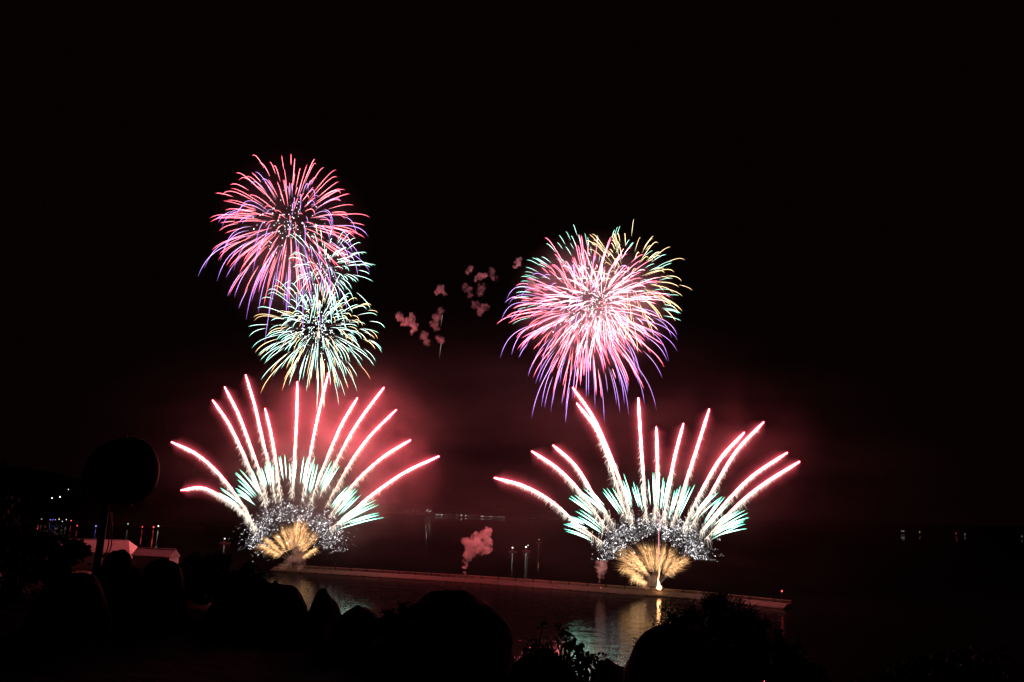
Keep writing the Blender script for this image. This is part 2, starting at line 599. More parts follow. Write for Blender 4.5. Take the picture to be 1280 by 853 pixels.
# ------------------------------------------------------------------ buildings on the left shore
def warehouse(name, label, c, L, D, h_wall, h_roof, rz, hip_a, hip_b, win=True):
    """long shed: walls, gabled or hipped sheet roof, doors and windows along the front"""
    root = empty(name, c, label, 'warehouse')
    M = Matrix.Translation(c) @ Matrix.Rotation(rz, 4, 'Z')
    T = lambda x, y, z: tuple(M @ Vector((x, y, z)))
    m = MB()
    a, d = L / 2, D / 2
    vs = [T(-a, -d, 0), T(a, -d, 0), T(a, d, 0), T(-a, d, 0), T(-a, -d, h_wall), T(a, -d, h_wall), T(a, d, h_wall), T(-a, d, h_wall),
          T(-a, 0, h_wall + (0 if hip_a else h_roof - .1)), T(a, 0, h_wall + (0 if hip_b else h_roof - .1))]
    m.poly(vs, [(0, 1, 5, 4), (2, 3, 7, 6), (1, 2, 6, 9, 5), (3, 0, 4, 8, 7)])
    m.build('wall', WALLW, root, smooth=False)
    o = .6; th = .25
    ra, rb = -a - o + hip_a, a + o - hip_b
    m = MB()
    lo = h_wall - .05
    vs = []
    for dz in (0, th):
        vs += [T(-a - o, -d - o, lo + dz), T(a + o, -d - o, lo + dz), T(a + o, d + o, lo + dz), T(-a - o, d + o, lo + dz),
               T(ra, 0, h_wall + h_roof + dz), T(rb, 0, h_wall + h_roof + dz)]
    F = [(6, 7, 11, 10), (8, 9, 10, 11), (7, 8, 11), (9, 6, 10), (1, 0, 4, 5), (3, 2, 5, 4), (2, 1, 5), (0, 3, 4),
         (0, 1, 7, 6), (1, 2, 8, 7), (2, 3, 9, 8), (3, 0, 6, 9)]
    m.poly(vs, F)
    roof = m.build('roof', ROOF, root, smooth=False)
    m = MB(); m.tube([Vector(T(ra, 0, h_wall + h_roof + th + .08)), Vector(T(rb, 0, h_wall + h_roof + th + .08))], .22, sides=6)
    m.build('ridge_cap', ROOF, roof)
    if win:
        n = max(3, int(L / 9))
        for k in range(n):
            x = -a + (k + .5) * L / n
            if k % 3 == 1:
                m = MB(); m.box(M @ Vector((x, -d - .06, 2.1)), (4.0, .12, 4.2), rz); m.build('door', DARKM, root, smooth=False)
            else:
                m = MB(); m.box(M @ Vector((x, -d - .05, 3.4)), (2.2, .1, 1.4), rz); m.build('window', GLASS, root, smooth=False)
    return root


YW = 560.0
pa, pb = at(46, 690.5, YW), at(160, 690.5, YW)
c = (pa + pb) / 2
z_e = c.z
ztop = at(110, 677.5, YW + 9).z
warehouse('warehouse', 'large pale hip-roofed harbour shed lit red behind the floodlight pole', Vector((c.x, c.y + 12, 0.6)), (pb - pa).length, 22,
          z_e - .6, ztop - z_e + 1.2, R(1), 0, 6)
pa, pb = at(164, 696, YW - 18), at(212, 694, YW - 18)
c = (pa + pb) / 2
warehouse('warehouse', 'smaller gabled harbour shed with a thin lit ridge right of the larger shed', Vector((c.x + 1.0, c.y + 6, 0.6)), (pb - pa).length + 2, 10,
          c.z - 1.0, 4.2, R(-12), 0, 0)
q = MB()
p0 = sea(-60, 716); p1 = sea(226, 703)
q.poly([(p0.x - 60, 470, .6), (p1.x + 4, 500, .6), (p1.x + 6, 600, .6), (p0.x - 80, 640, .6), (p0.x - 60, 470, -3), (p1.x + 4, 500, -3), (p1.x + 6, 600, -3), (p0.x - 80, 640, -3)],
       [(0, 1, 2, 3), (0, 4, 5, 1), (1, 5, 6, 2), (2, 6, 7, 3), (3, 7, 4, 0)])
tag(q.build('quay', CONC, smooth=False), kind='structure')


# ------------------------------------------------------------------ lamps
def lamp_post(name, p, base_z, r, mat, label, group, pole_r=.12, globe_scale=(1, 1, 1)):
    t = empty(name, Vector((p.x, p.y, base_z)), label, 'street lamp', group)
    m = MB(); m.tube([Vector((p.x, p.y, base_z)), Vector((p.x, p.y, p.z - r * .6))], [pole_r * 1.3, pole_r], sides=6); m.build('pole', DARKM, t)
    m = MB(); m.ball(p, r, scale=globe_scale); m.build('globe', mat, t)
    return t


GL = 'lamps on the far shore'
LF = 'tiny white lamp in the lit row on the far shore between the two fans'
far_lights = []
for zx, zy in ((60, 120), (108, 138), (120, 135), (132, 134), (148, 130), (156, 132), (196, 128), (224, 132), (250, 143), (270, 140), (282, 128), (292, 120),
               (300, 133), (310, 128), (318, 122), (325, 140), (338, 147), (350, 150), (362, 152), (374, 152), (386, 153), (398, 154), (412, 154), (425, 153),
               (437, 148), (450, 152), (458, 156), (486, 158), (505, 158), (514, 154), (520, 158), (530, 156), (545, 160), (556, 162), (567, 160), (578, 164),
               (590, 166), (602, 167), (614, 168), (650, 168), (660, 165), (672, 170), (684, 168), (696, 168), (706, 172), (718, 170), (729, 170), (741, 169),
               (752, 171), (763, 172), (775, 174), (787, 172), (799, 174), (1005, 180), (988, 176), (1065, 158), (1085, 160), (1112, 190), (1145, 191), (930, 176)):
    far_lights.append((480 + zx / 5.333, 615 + zy / 5.333))
far_lights = [q for i, q in enumerate(far_lights) if i < 20 or i > 52 or i % 5 not in (1, 3)]
for i, (px, py) in enumerate(far_lights):
    p = at(px, py, FAR)
    p.z = max(p.z, 4.0)
    k = (i * 7) % 5
    dim = px > 650 or px < 520
    lamp_post('street_lamp', p, max(-2.0, p.z - 9), (.5, .7, .95, .38, .62, .42, .8)[(i * 5) % 7] * (.7 if dim else 1.0), WHITE_D if dim else (WHITE_L, WHITE_D)[k % 2], LF, GL, .4)
for (px, py, r, mat, lab) in ((1127, 664.0, .8, WHITE_D, 'larger white lamp alone on the far shore, left one of the close pair'),
                              (1129.6, 664.3, .9, WHITE_D, 'larger white lamp on the far shore, right one of the close pair'),
                              (1149.5, 665.2, .7, AMBER_L, 'small amber lamp just right of the white pair on the far shore'),
                              (1195, 667, .7, RED_L, 'faint red lamp on the far shore at the right of the view'),
                              (1206, 668, .7, WHITE_D, 'faint white lamp beside the faint red one on the far shore'),
                              (1277, 670.5, .7, WHITE_D, 'white lamp on the far shore at the right edge of the view')):
    p = at(px, py, FAR); p.z = max(p.z, 3)
    lamp_post('street_lamp', p, max(-2.0, p.z - 9), r, mat, lab, 'lamps on the far right shore', .4)

for (px, py, r, mat, lab) in ((48, 653, .75, RED_L, 'red harbour lamp lowest and leftmost of the red and white row'),
                              (52, 649, .5, WHITE_D, 'small white harbour lamp between the two left red lamps'),
                              (57.7, 649, .95, RED_L, 'brightest red harbour lamp left of the blue lamps'),
                              (63, 650, .55, BLUE_L, 'left blue lamp of three in the harbour row'),
                              (66, 650, .55, BLUE_L, 'middle blue lamp of three in the harbour row'),
                              (69.3, 649.8, .55, BLUE_L, 'right blue lamp of three in the harbour row'),
                              (74, 649.2, .75, AMBER_L, 'amber harbour lamp just right of the blue lamps'),
                              (78, 652, .6, WHITE_D, 'low white harbour lamp between the amber and bluish lamps'),
                              (83, 649.8, .7, WHITE_D, 'bright white harbour lamp left of the last red lamp'),
                              (89, 651, .75, RED_L, 'red harbour lamp closing the row at its right end'),
                              (19, 647.5, .6, WHITE_D, 'dim white lamp alone left of the harbour row')):
    p = at(px, py, 1235.0)
    lamp_post('harbour_lamp', p, -1.0, r * .75, mat, lab, 'lamps along the left harbour')
for (px, py, r, lab) in ((65, 622.8, .8, 'white lamp on the dark left hillside, lower of the close pair'), (75, 621.4, 1.0, 'brighter white lamp on the dark left hillside'),
                         (85.5, 612, .45, 'small white lamp highest on the left hillside')):
    p = at(px, py, 1490.0)
    lamp_post('hillside_lamp', p, p.z - 9, r, WHITE_L, lab, 'lamps on the left hillside')
for (px, py, r, mat, lab) in ((160, 655, .55, WHITE_D, 'dim white lamp at the left foot of the dark headland'), (178, 658.8, .55, RED_L, 'small red lamp at the middle foot of the headland'),
                              (192, 659.2, .75, RED_L, 'bright red lamp beside a white lamp under the headland'), (198, 657.8, .7, WHITE_L, 'white lamp at the right foot of the headland')):
    p = at(px, py, 1185.0); p.z = max(p.z, 1.6)
    lamp_post('shore_lamp', p, -1.0, r, mat, lab, 'lamps under the headland')


def buoy(p, mat, label, r=.55, h=4.0, name='light_buoy', cat='buoy'):
    t = empty(name, Vector((p.x, p.y, 0)), label, cat)
    m = MB(); m.tube([Vector((p.x, p.y, -.8)), Vector((p.x, p.y, -.1)), Vector((p.x, p.y, .7)), Vector((p.x, p.y, .8))], [.6, 1.3, 1.3, .5], sides=12); m.build('float', DARKM, t)
    m = MB(); m.tube([Vector((p.x, p.y, .8)), Vector((p.x, p.y, h - .4))], [.45, .18], sides=6); m.build('mast', DARKM, t)
    m = MB(); m.ball((p.x, p.y, h), r); m.build('lamp', mat, t)
    return t


p = sea(119.6, 661); buoy(p, BLUE_L, 'buoy with a violet blue light left of the floodlight pole', .62, 3.2)
p = sea(96, 662); buoy(p, RED_L, 'buoy with a red light below the harbour lamps', .5, 4.5)


def boat(px, py, label, lamps, L=9.0, rz=0.0):
    """small motor boat at anchor: hull, cabin with windows, mast, masthead lamp"""
    c = sea(px, py)
    t = empty('small_boat', c, label, 'boat', 'boats anchored in the bay')
    M = Matrix.Translation(c) @ Matrix.Rotation(rz, 4, 'Z')
    m = MB(); vs = []
    xs = [-.5, -.45, -.2, .1, .3, .42, .5]
    ws = [.30, .34, .36, .34, .24, .12, .01]
    for i, x in enumerate(xs):
        wd = ws[i] * L * .42; sh = 1.0 + .5 * max(0, x + .1) ** 1.5
        for (yy, zz) in ((-wd * .55, -.35), (-wd, sh), (wd, sh), (wd * .55, -.35)):
            vs.append(tuple(M @ Vector((x * L, yy, zz))))
    fs = []
    for i in range(len(xs) - 1):
        for k in range(4):
            k2 = (k + 1) % 4
            fs.append((i * 4 + k, i * 4 + k2, (i + 1) * 4 + k2, (i + 1) * 4 + k))
    fs.append((3, 2, 1, 0)); n = (len(xs) - 1) * 4; fs.append((n, n + 1, n + 2, n + 3))
    m.poly(vs, fs); m.build('hull', HULL, t, smooth=False)
    m = MB(); m.box(M @ Vector((-.02 * L, 0, 1.75)), (L * .3, L * .2, 1.5), rz); m.box(M @ Vector((-.02 * L, 0, 2.56)), (L * .34, L * .23, .12), rz); cab = m.build('cabin', HULL, t, smooth=False)
    m = MB(); m.box(M @ Vector((-.02 * L, -L * .1 - .02, 2.0)), (L * .24, .04, .5), rz); m.build('window', GLASS, cab, smooth=False)
    top = M @ Vector((-.05 * L, 0, 4.4))
    m = MB(); m.tube([M @ Vector((-.05 * L, 0, 2.6)), top], [.08, .05], sides=6); m.build('mast', DARKM, t)
    for (dx, dz, r, mat) in lamps:
        q = M @ Vector((dx, 0, dz))
        m = MB(); m.ball(q, r); m.build('lamp', mat, t)
    return t


boat(641, 690.5, 'small boat with one white light, left of the pair in mid bay', [(-.45, 4.7, .62, WHITE_L)], rz=.3)
boat(658, 689.5, 'small boat with two bright white lights, right of the pair in mid bay', [(-.5, 4.7, .7, WHITE_L), (1.6, 6.6, .5, WHITE_D)], rz=-.2)
boat(674, 679, 'faint small boat with a dim amber light, farthest in mid bay', [(-.45, 4.7, .42, AMBER_L)], rz=.5)
boat(281, 679.5, 'small boat with a white masthead light left of the left fan', [(-.45, 4.7, .5, WHITE_L)], L=11, rz=.15)


# ------------------------------------------------------------------ fireworks
def curve_through(pts, n):
    """smooth path through the given points"""
    P = [pts[0] + (pts[0] - pts[1])] + list(pts) + [pts[-1] + (pts[-1] - pts[-2])]
    out = []
    segs = len(pts) - 1
    for i in range(n):
        u = i / (n - 1) * segs
        k = min(int(u), segs - 1); t = u - k
        p0, p1, p2, p3 = P[k:k + 4]
        out.append(.5 * ((2 * p1) + (p2 - p0) * t + (2 * p0 - 5 * p1 + 4 * p2 - p3) * t * t + (3 * p1 - p0 - 3 * p2 + p3) * t ** 3))
    return out


def mix(a, b, f):
    f = max(0.0, min(1.0, f))
    return tuple(a[i] + (b[i] - a[i]) * f for i in range(3))


def fan_frame(base_px, sc, off):
    Y = quay_point(base_px[0]).y
    conv = lambda z: (z[0] / sc + off[0], z[1] / sc + off[1])
    return Y, conv


LEFT_PATHS = [
    [(43, 313), (140, 360), (230, 440), (320, 560), (362, 640)],
    [(80, 497), (160, 488), (240, 525), (310, 575), (372, 650)],
    [(200, 153), (260, 240), (310, 340), (350, 430), (405, 548)],
    [(246, 103), (300, 210), (345, 330), (385, 440), (412, 545)],
    [(326, 57), (360, 170), (390, 300), (415, 400), (442, 545)],
    [(400, 185), (425, 290), (445, 410), (460, 535)],
    [(523, 83), (520, 240), (510, 400), (503, 525)],
    [(642, 48), (600, 220), (570, 370), (540, 535)],
    [(752, 145), (690, 250), (630, 390), (568, 555)],
    [(853, 105), (760, 230), (690, 350), (608, 525)],
    [(900, 190), (800, 290), (720, 400), (628, 565)],
    [(955, 305), (850, 370), (740, 470), (645, 595)],
    [(1063, 367), (930, 430), (800, 520), (720, 590), (645, 645)]]
RIGHT_PATHS = [
    [(52, 375), (160, 405), (260, 460), (360, 545), (450, 612)],
    [(190, 277), (290, 345), (380, 440), (472, 572)],
    [(268, 255), (350, 330), (420, 440), (492, 548)],
    [(355, 100), (430, 200), (480, 330), (542, 525)],
    [(340, 42), (420, 160), (490, 320), (530, 430), (562, 542)],
    [(582, 80), (592, 250), (603, 400), (612, 542)],
    [(648, 188), (652, 300), (650, 420), (640, 532)],
    [(748, 175), (715, 300), (690, 430), (673, 545)],
    [(843, 122), (790, 290), (750, 410), (703, 552)],
    [(972, 208), (880, 310), (800, 450), (743, 565)],
    [(1043, 170), (940, 280), (850, 430), (770, 562)],
    [(1130, 282), (1000, 370), (890, 480), (808, 575)],
    [(1175, 315), (1040, 400), (930, 490), (828, 602)]]

SHAPE_WORDS = {
    'left': ['long red comet arching far out, upper of the two leftmost in the left fan', 'short drooping red comet lowest on the left of the left fan'],
    'right': ['long red comet arching lowest on the left of the right fan', 'red comet second from the left in the right fan']}


def comet_fan(side, base_px, sc, off, paths):
    Y, conv = fan_frame(base_px, sc, off)
    rng = random.Random(3 if side == 'left' else 8)
    base = at(*base_px, Y)
    for i, path in enumerate(paths):
        lean = rng.uniform(-.16, .16)
        pts = []
        for z in path:
            px, py = conv(z)
            p0 = at(px, py, Y)
            pts.append(at(px, py, Y + lean * (p0 - base).length))
        P = curve_through(pts, 34)[::-1]          # base -> tip
        label = '%s red comet trail from the left in the %s fan' % (ORD[i], side)
        if side == 'left' and i < 2: label = SHAPE_WORDS['left'][i]
        if i == len(paths) - 1: label = 'red comet trail bending lowest on the right of the %s fan' % side
        root = empty('comet', P[0], label, 'firework comet', 'red comets of the %s fan' % side)
        N = len(P)
        cols, rad = [], []
        for k in range(N):
            s = k / (N - 1)
            c = mix((1.5, 1.2, .9), (9, 3.4, 2.4), (s - .05) / .3)
            c = mix(c, (112, 12.5, 15.5), (s - .28) / .25)
            c = mix(c, (100, 5.5, 9), (s - .72) / .25)
            cols.append(c)
            r = .16 + .52 * min(1, max(0, (s - .05) / .45))
            if s > .93: r *= max(.35, 1 - (s - .93) / .11)
            rad.append(r * (1 + .18 * noise.noise(Vector((k * .9, i * 3.1, 1)))))
        m = MB(); m.tube(P, rad, cols, sides=6); m.build('streak', FIRE, root, colour=True)
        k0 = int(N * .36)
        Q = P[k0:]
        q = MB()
        for (f, em) in ((1.5, .26), (2.1, .17), (2.9, .11), (4.0, .065), (5.5, .040), (7.5, .022), (10.0, .012)):  # flame close in, then a red halo painted as see-through shells fading outward
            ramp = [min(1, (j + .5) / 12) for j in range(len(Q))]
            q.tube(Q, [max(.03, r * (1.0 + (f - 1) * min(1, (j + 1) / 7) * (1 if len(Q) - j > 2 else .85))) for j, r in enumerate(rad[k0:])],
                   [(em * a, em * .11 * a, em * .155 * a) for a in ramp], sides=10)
        q.build('flame', FLAME_GLOW, root, colour=True)
        # falling sparks that make the fringe below each trail
        sp = MB()
        for _ in range(520):
            s = rng.random() ** .8 * .93
            f = s * (N - 1); k = int(f)
            p = P[k].lerp(P[min(k + 1, N - 1)], f - k)
            t = (P[min(k + 1, N - 1)] - P[max(k - 1, 0)]).normalized()
            side_v = Vector((t.z, 0, -t.x))
            if side_v.z > 0: side_v.negate()
            wob = .5 + 1.5 * (1 - s)
            p = p + Vector((rng.gauss(0, .45), rng.gauss(0, .6), rng.gauss(0, .4))) * wob
            ln = rng.uniform(1.2, 5.2) * (1.15 - .75 * s)
            d = (Vector((rng.gauss(0, .3), rng.gauss(0, .3), -1)) + side_v * rng.uniform(.0, .5) + t * rng.uniform(-.1, .5)).normalized()
            b = rng.uniform(.4, 2.2) * (1.0 if s < .6 else .8)
            sp.sliver(p, p + d * ln, rng.uniform(.08, .19), (b * 1.05, b * .9, b * .74))
        tag(sp.build('spark_fringe', SPARK, root, colour=True), kind='stuff')


L_BASE, R_BASE = (367, 704), (821, 734)
comet_fan('left', L_BASE, 3.047, (200, 450), LEFT_PATHS)
comet_fan('right', R_BASE, 2.941, (600, 470), RIGHT_PATHS)

L_GREEN = [((300, 545), (230, 495)), ((345, 530), (285, 490)), ((348, 495), (290, 435)), ((372, 490), (345, 425)), ((405, 475), (385, 415)), ((428, 465), (418, 392)),
           ((472, 445), (462, 368)), ((506, 462), (508, 385)), ((552, 445), (570, 368)), ((568, 485), (592, 388)), ((585, 490), (606, 408)), ((622, 480), (668, 398)),
           ((662, 550), (722, 488)), ((690, 575), (752, 506)), ((708, 602), (815, 543)), ((728, 622), (858, 588))]
R_GREEN = [((390, 590), (303, 560)), ((380, 550), (322, 538)), ((432, 555), (350, 503)), ((402, 494), (330, 438)), ((444, 478), (375, 418)), ((515, 492), (463, 415)),
           ((552, 452), (522, 370)), ((590, 472), (570, 390)), ((640, 455), (639, 362)), ((657, 452), (661, 360)), ((673, 468), (688, 378)), ((708, 498), (732, 410)),
           ((735, 492), (775, 400)), ((800, 502), (870, 432)), ((838, 535), (905, 455)), ((868, 552), (960, 490)), ((876, 577), (985, 524)), ((885, 568), (985, 540))]


def green_sprays(side, base_px, sc, off, items):
    Y, conv = fan_frame(base_px, sc, off)
    rng = random.Random(21 if side == 'left' else 22)
    for i, (a, b) in enumerate(items):
        (ax, ay), (bx, by) = conv(a), conv(b)
        A = at(ax, ay, Y); B = at(bx, by, Y)
        root = empty('star_spray', A, '%s bunch of teal star streaks from the left in the %s fan' % (ORD[i], side), 'star spray', 'teal star sprays of the %s fan' % side)
        d = B - A
        lat = Vector((d.z, 0, -d.x)).normalized()
        n = 4 if i % 3 else 3
        for k in range(n):
            o = (k - (n - 1) / 2) * 1.65 + rng.uniform(-.35, .35)
            f0, f1 = rng.uniform(-.38, -.05), rng.uniform(.8, 1.12)
            dep = Vector((0, rng.uniform(-4, 4), 0))
            droop = abs(d.x) / (d.length + .01) * 1.4
            P = []
            for j in range(9):
                u = f0 + (f1 - f0) * j / 8
                P.append(A + d * u + lat * o * (.75 + .45 * u) + dep + Vector((0, 0, droop * (.25 - (u - .5) ** 2) * 1.6)))
            br = rng.uniform(.75, 1.25)
            cols = [tuple(c * br * (.05 + .95 * math.sin(math.pi * (j + .5) / 9.5) ** 2) for c in mix((14, 25, 20.5), (3.0, 21, 13.5), j / 8)) for j in range(9)]
            rad = [.03 + .09 * math.sin(math.pi * (j + .6) / 9.2) for j in range(9)]
            m = MB(); m.tube(P, rad, cols, sides=5); m.build('star_streak', FIRE, root, colour=True)


green_sprays('left', L_BASE, 3.047, (200, 450), L_GREEN)
green_sprays('right', R_BASE, 2.941, (600, 470), R_GREEN)


def crackle(side, cx, cy, rx, ry, thick, n, Y, clumps):
    """the ring of silver crackling sparks over each fan's base"""
    rng = random.Random(31 if side == 'left' else 32)
    m = MB()
    for i in range(n):
        if i % 3 == 0 and clumps:
            c = rng.choice(clumps)
            px, py = c[0] + rng.gauss(0, c[2]), c[1] + rng.gauss(0, c[2])
        else:
            a = R(rng.uniform(-8, 188))
            k = 1 + rng.gauss(0, thick)
            px, py = cx + math.cos(a) * rx * k, cy - math.sin(a) * ry * k
        p = at(px, py, Y + rng.uniform(-22, 22))
        b = rng.choice((.2, .3, .5, .8, 1.6, 5.0))
        col = (b, b * .98, b * 1.0)
        ns = rng.choice((1, 1, 1, 2, 3))
        for _ in range(ns):
            L = rng.uniform(.4, 1.9)
            d = Vector((rng.gauss(0, 1), rng.gauss(0, .5), rng.gauss(-.15, 1))).normalized()
            if rng.random() < .4:
                e_ = d.orthogonal().normalized() * L * .35
                m.tube([p + d * L * .15, p + d * L * .5 + e_, p + d * L], [.05, .06, .015], [col] * 3, sides=3)
            else:
                m.sliver(p + d * L * .15, p + d * L, rng.uniform(.04, .08), col)
    o = m.build('crackle_sparks', SPARK, colour=True)
    return tag(o, 'arched cloud of crackling silver sparks over the base of the %s fan' % side, 'sparks', kind='stuff')


YL, YR = quay_point(L_BASE[0]).y, quay_point(R_BASE[0]).y
crackle('left', 365, 680, 47, 40, .20, 2000, YL, [(404, 657, 8), (350, 640, 8), (376, 640, 9), (330, 655, 8), (420, 672, 13), (327, 676, 9)])
crackle('right', 819, 694, 57, 41, .19, 2200, YR, [(869, 686, 6), (835, 670, 6), (823, 659, 5), (775, 665, 8), (795, 668, 9), (760, 685, 8), (853, 675, 7)])

L_GOLD = [(333, 672), (342, 664), (352, 656), (362, 653), (371, 653), (380, 656), (388, 660), (396, 668), (399, 681), (329, 682)]
R_GOLD = [(775, 706), (777, 690), (783, 683), (793, 690), (803, 685), (812, 683), (820, 680), (830, 684), (842, 688), (851, 692), (857, 698), (786, 718)]


def gold_mines(side, base_px, tips, Y):
    rng = random.Random(41 if side == 'left' else 42)
    order = sorted(range(len(tips)), key=lambda i: math.atan2(tips[i][0] - base_px[0], base_px[1] - tips[i][1]))
    B = at(*base_px, Y)
    for n, i in enumerate(order):
        tx, ty = tips[i]
        root = empty('gold_plume', B, '%s golden spark plume from the left at the foot of the %s fan' % (ORD[n], side), 'spark plume', 'golden plumes of the %s fan' % side)
        T = B + (at(tx + rng.gauss(0, 1.6), ty, Y + rng.uniform(-8, 8)) - B) * rng.uniform(.88, 1.14)
        wide = rng.uniform(.035, .065)
        d = T - B
        lat = Vector((d.z, 0, -d.x)).normalized()
        m = MB()
        haze_m = MB()
        for k in range(300):
            soft = k < 230
            u0 = rng.uniform(.36, .9)
            ln = rng.uniform(.10, .30) if soft else rng.uniform(.04, .14)
            sl = rng.gauss(0, wide)
            fall = rng.uniform(0, 2.0) + abs(d.x) / d.length * rng.uniform(0, 4.0)
            p = B + d * u0 + lat * sl * d.length * u0 + Vector((0, rng.gauss(0, 1.8), 0))
            q_ = B + d * (u0 + ln) + lat * sl * 1.15 * d.length * (u0 + ln) - Vector((0, 0, fall)) + Vector((0, rng.gauss(0, .6), 0))
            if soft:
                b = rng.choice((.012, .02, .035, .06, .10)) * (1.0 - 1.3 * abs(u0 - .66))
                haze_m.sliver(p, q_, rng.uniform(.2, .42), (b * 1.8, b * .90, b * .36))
            else:
                b = rng.choice((.4, .6, 1.0, 2.2))
                m.sliver(p, q_, rng.uniform(.05, .10), (b * 1.3, b * .80, b * .38))
        tag(haze_m.build('gold_fire', FLAME_GLOW, root, colour=True), kind='stuff')
        tag(m.build('gold_sparks', SPARK, root, colour=True), kind='stuff')
        m = MB()
        for k in range(3):
            s = rng.gauss(0, .03)
            m.sliver(B + d * .06, B + d * rng.uniform(.45, .6) + lat * s * d.length, .16, (.16, .085, .055))
        m.build('rising_tail', SPARK, root, colour=True)


gold_mines('left', L_BASE, L_GOLD, YL)
gold_mines('right', R_BASE, R_GOLD, YR)


# ---- launch flames on the breakwater and the shell climbing between the comets
def flame(px, py, h, r, label, col):
    p = quay_point(px)
    p = at(px, py, p.y)
    t = empty('launch_flame', p, label, 'flame')
    m = MB()
    zs = [0, .07, .17, .35, .65, 1.0]
    rr = [.8, 1.0, .55, .28, .18, .04]
    m.tube([p + Vector((.2 * r * math.sin(k * 1.7), 0, h * z)) for k, z in enumerate(zs)], [r * q for q in rr],
           [mix(col, (col[0] * .3, col[1] * .16, col[2] * .08), z) for z in zs], sides=9)
    m.build('fire', FIRE, t, colour=True)
    m = MB(); rng = random.Random(px)
    for k in range(40):
        d = Vector((rng.gauss(0, .5), rng.gauss(0, .5), rng.uniform(.3, 1.2))).normalized()
        s = rng.uniform(.3, 1.0) * r * 2.0
        m.sliver(p + d * s, p + d * (s + r * rng.uniform(.4, 1.2)), .07, (1.4, .9, .5))
    tag(m.build('sparks', SPARK, t, colour=True), kind='stuff')


flame(823.5, 737.0, 15.0, 1.35, 'bright white hot launch flame on the breakwater under the right fan', (22, 10, 4))
flame(751, 738.0, 1.8, .36, 'small pinpoint flame on the breakwater under the thin smoke column', (14, 8, 5))
flame(349, 711.5, 1.6, .3, 'small reddish flame on the breakwater at the left smoke', (5, 2, 1.2))
P = [at(823.5 + (1.0 if y < 660 else 0), y, YR - 15) for y in range(638, 736, 7)]
root = empty('rising_shell', P[-1], 'thin pink vertical tail of a shell rising through the right fan', 'firework tail')
m = MB(); m.tube(P, [.15 + .1 * min(1, k / 6) for k in range(len(P))], [mix((1.5, .5, .62), (.75, .30, .22), k / len(P)) for k in range(len(P))], sides=5)
m.build('tail', FIRE, root, colour=True)


# ---- aerial bursts
def burst(name, label, cpx, Rp, n, col0, col1, Y, drop, t0=(.3, .5), t1=(.82, 1.0), seed=1, keep=None, rvar=(.85, 1.05), tr=.11, dots=0, dot_r=.45,
          rays=0, bright=1.0, squash=1.0, cat='firework burst', pair=0.0):
    """a shell: stars thrown out evenly on a sphere, slowed by the air and pulled down"""
    rng = random.Random(seed)
    s = mpp(Y)
    C = at(*cpx, Y)
    Rm = Rp * s; D = drop * s
    root = empty(name, C, label, cat)
    drag = 2.5
    den = 1 - math.exp(-drag)
    gold = math.pi * (3 - math.sqrt(5))
    made = 0; i = 0
    cand = n * 4 if keep else n
    rest = MB()
    order = list(range(cand)); rng.shuffle(order)
    while made < n and i < cand:
        ii = order[i]
        z = 1 - 2 * (ii + .5) / cand
        i += 1
        rr = math.sqrt(1 - z * z); a = gold * ii + rng.uniform(-.25, .25)
        d = Vector((rr * math.cos(a), z, rr * math.sin(a)))
        d = (d + Vector((rng.gauss(0, .09), rng.gauss(0, .09), rng.gauss(0, .09)))).normalized()
        if keep and not keep(d, rng): continue
        v = rng.uniform(*rvar)
        a0, a1 = rng.uniform(*t0), rng.uniform(*t1)
        P, cols, rad = [], [], []
        K = 11
        br = bright * rng.uniform(.7, 1.25)
        for k in range(K):
            u = k / (K - 1)
            t = a0 + (a1 - a0) * u
            q = C + d * Rm * v * (1 - math.exp(-drag * t)) / den * (1 if squash == 1 else 1)
            q = Vector((q.x, q.y, q.z - D * t ** 2.6))
            P.append(q)
            c = mix(col0, col1, u * 1.15)
            fade = min(1, .35 + u * 3) * min(1, .25 + (1 - u) * 4)
            cols.append(tuple(x * br * fade for x in c))
            rad.append(tr * (.45 + .55 * min(1, u * 5)) * (.3 + .7 * min(1, (1 - u) * 5)))
        if made < 98:
            m = MB(); m.tube(P, rad, cols, sides=5); m.build('star_trail', FIRE, root, colour=True)
        else:
            rest.tube(P, rad, cols, sides=5)
        made += 1
    if rest.v: tag(rest.build('small_star_trails', FIRE, root, colour=True), kind='stuff')
    if dots:
        m = MB()
        for k in range(dots):
            d = Vector((rng.gauss(0, 1), rng.gauss(0, 1), rng.gauss(0, 1))).normalized()
            q = C + d * Rm * (rng.uniform(.05, .52)) - Vector((0, 0, D * .15))
            b = rng.uniform(.5, 3.0)
            m.ball(q, dot_r * rng.uniform(.55, 1.1), (b * .92, b, b), seg=5, rings=4)
        tag(m.build('core_sparks', SPARK, root, colour=True), kind='stuff')
    if rays:
        m = MB()
        for k in range(rays):
            d = Vector((rng.gauss(0, 1), rng.gauss(0, 1), rng.gauss(0, 1) - .25)).normalized()
            e0, e1 = C + d * Rm * .08, C + d * Rm * rng.uniform(.4, .72) - Vector((0, 0, D * .25))
            m.sliver(e1, e0, .13, (.16, .075, .09))
        tag(m.build('faint_rays', SPARK, root, colour=True), kind='stuff')
    return root


RED0, RED1 = (9.0, 2.2, 2.6), (8.0, .85, 1.4)
PUR0, PUR1 = (3.2, 1.9, 3.6), (1.9, .85, 3.4)
TEA0, TEA1 = (4.2, 5.2, 4.7), (1.5, 3.8, 3.0)
GOL0, GOL1 = (4.8, 3.8, 2.2), (3.8, 2.3, .95)
PNK0, PNK1 = (10.0, 3.0, 3.8), (9.0, 1.2, 2.3)

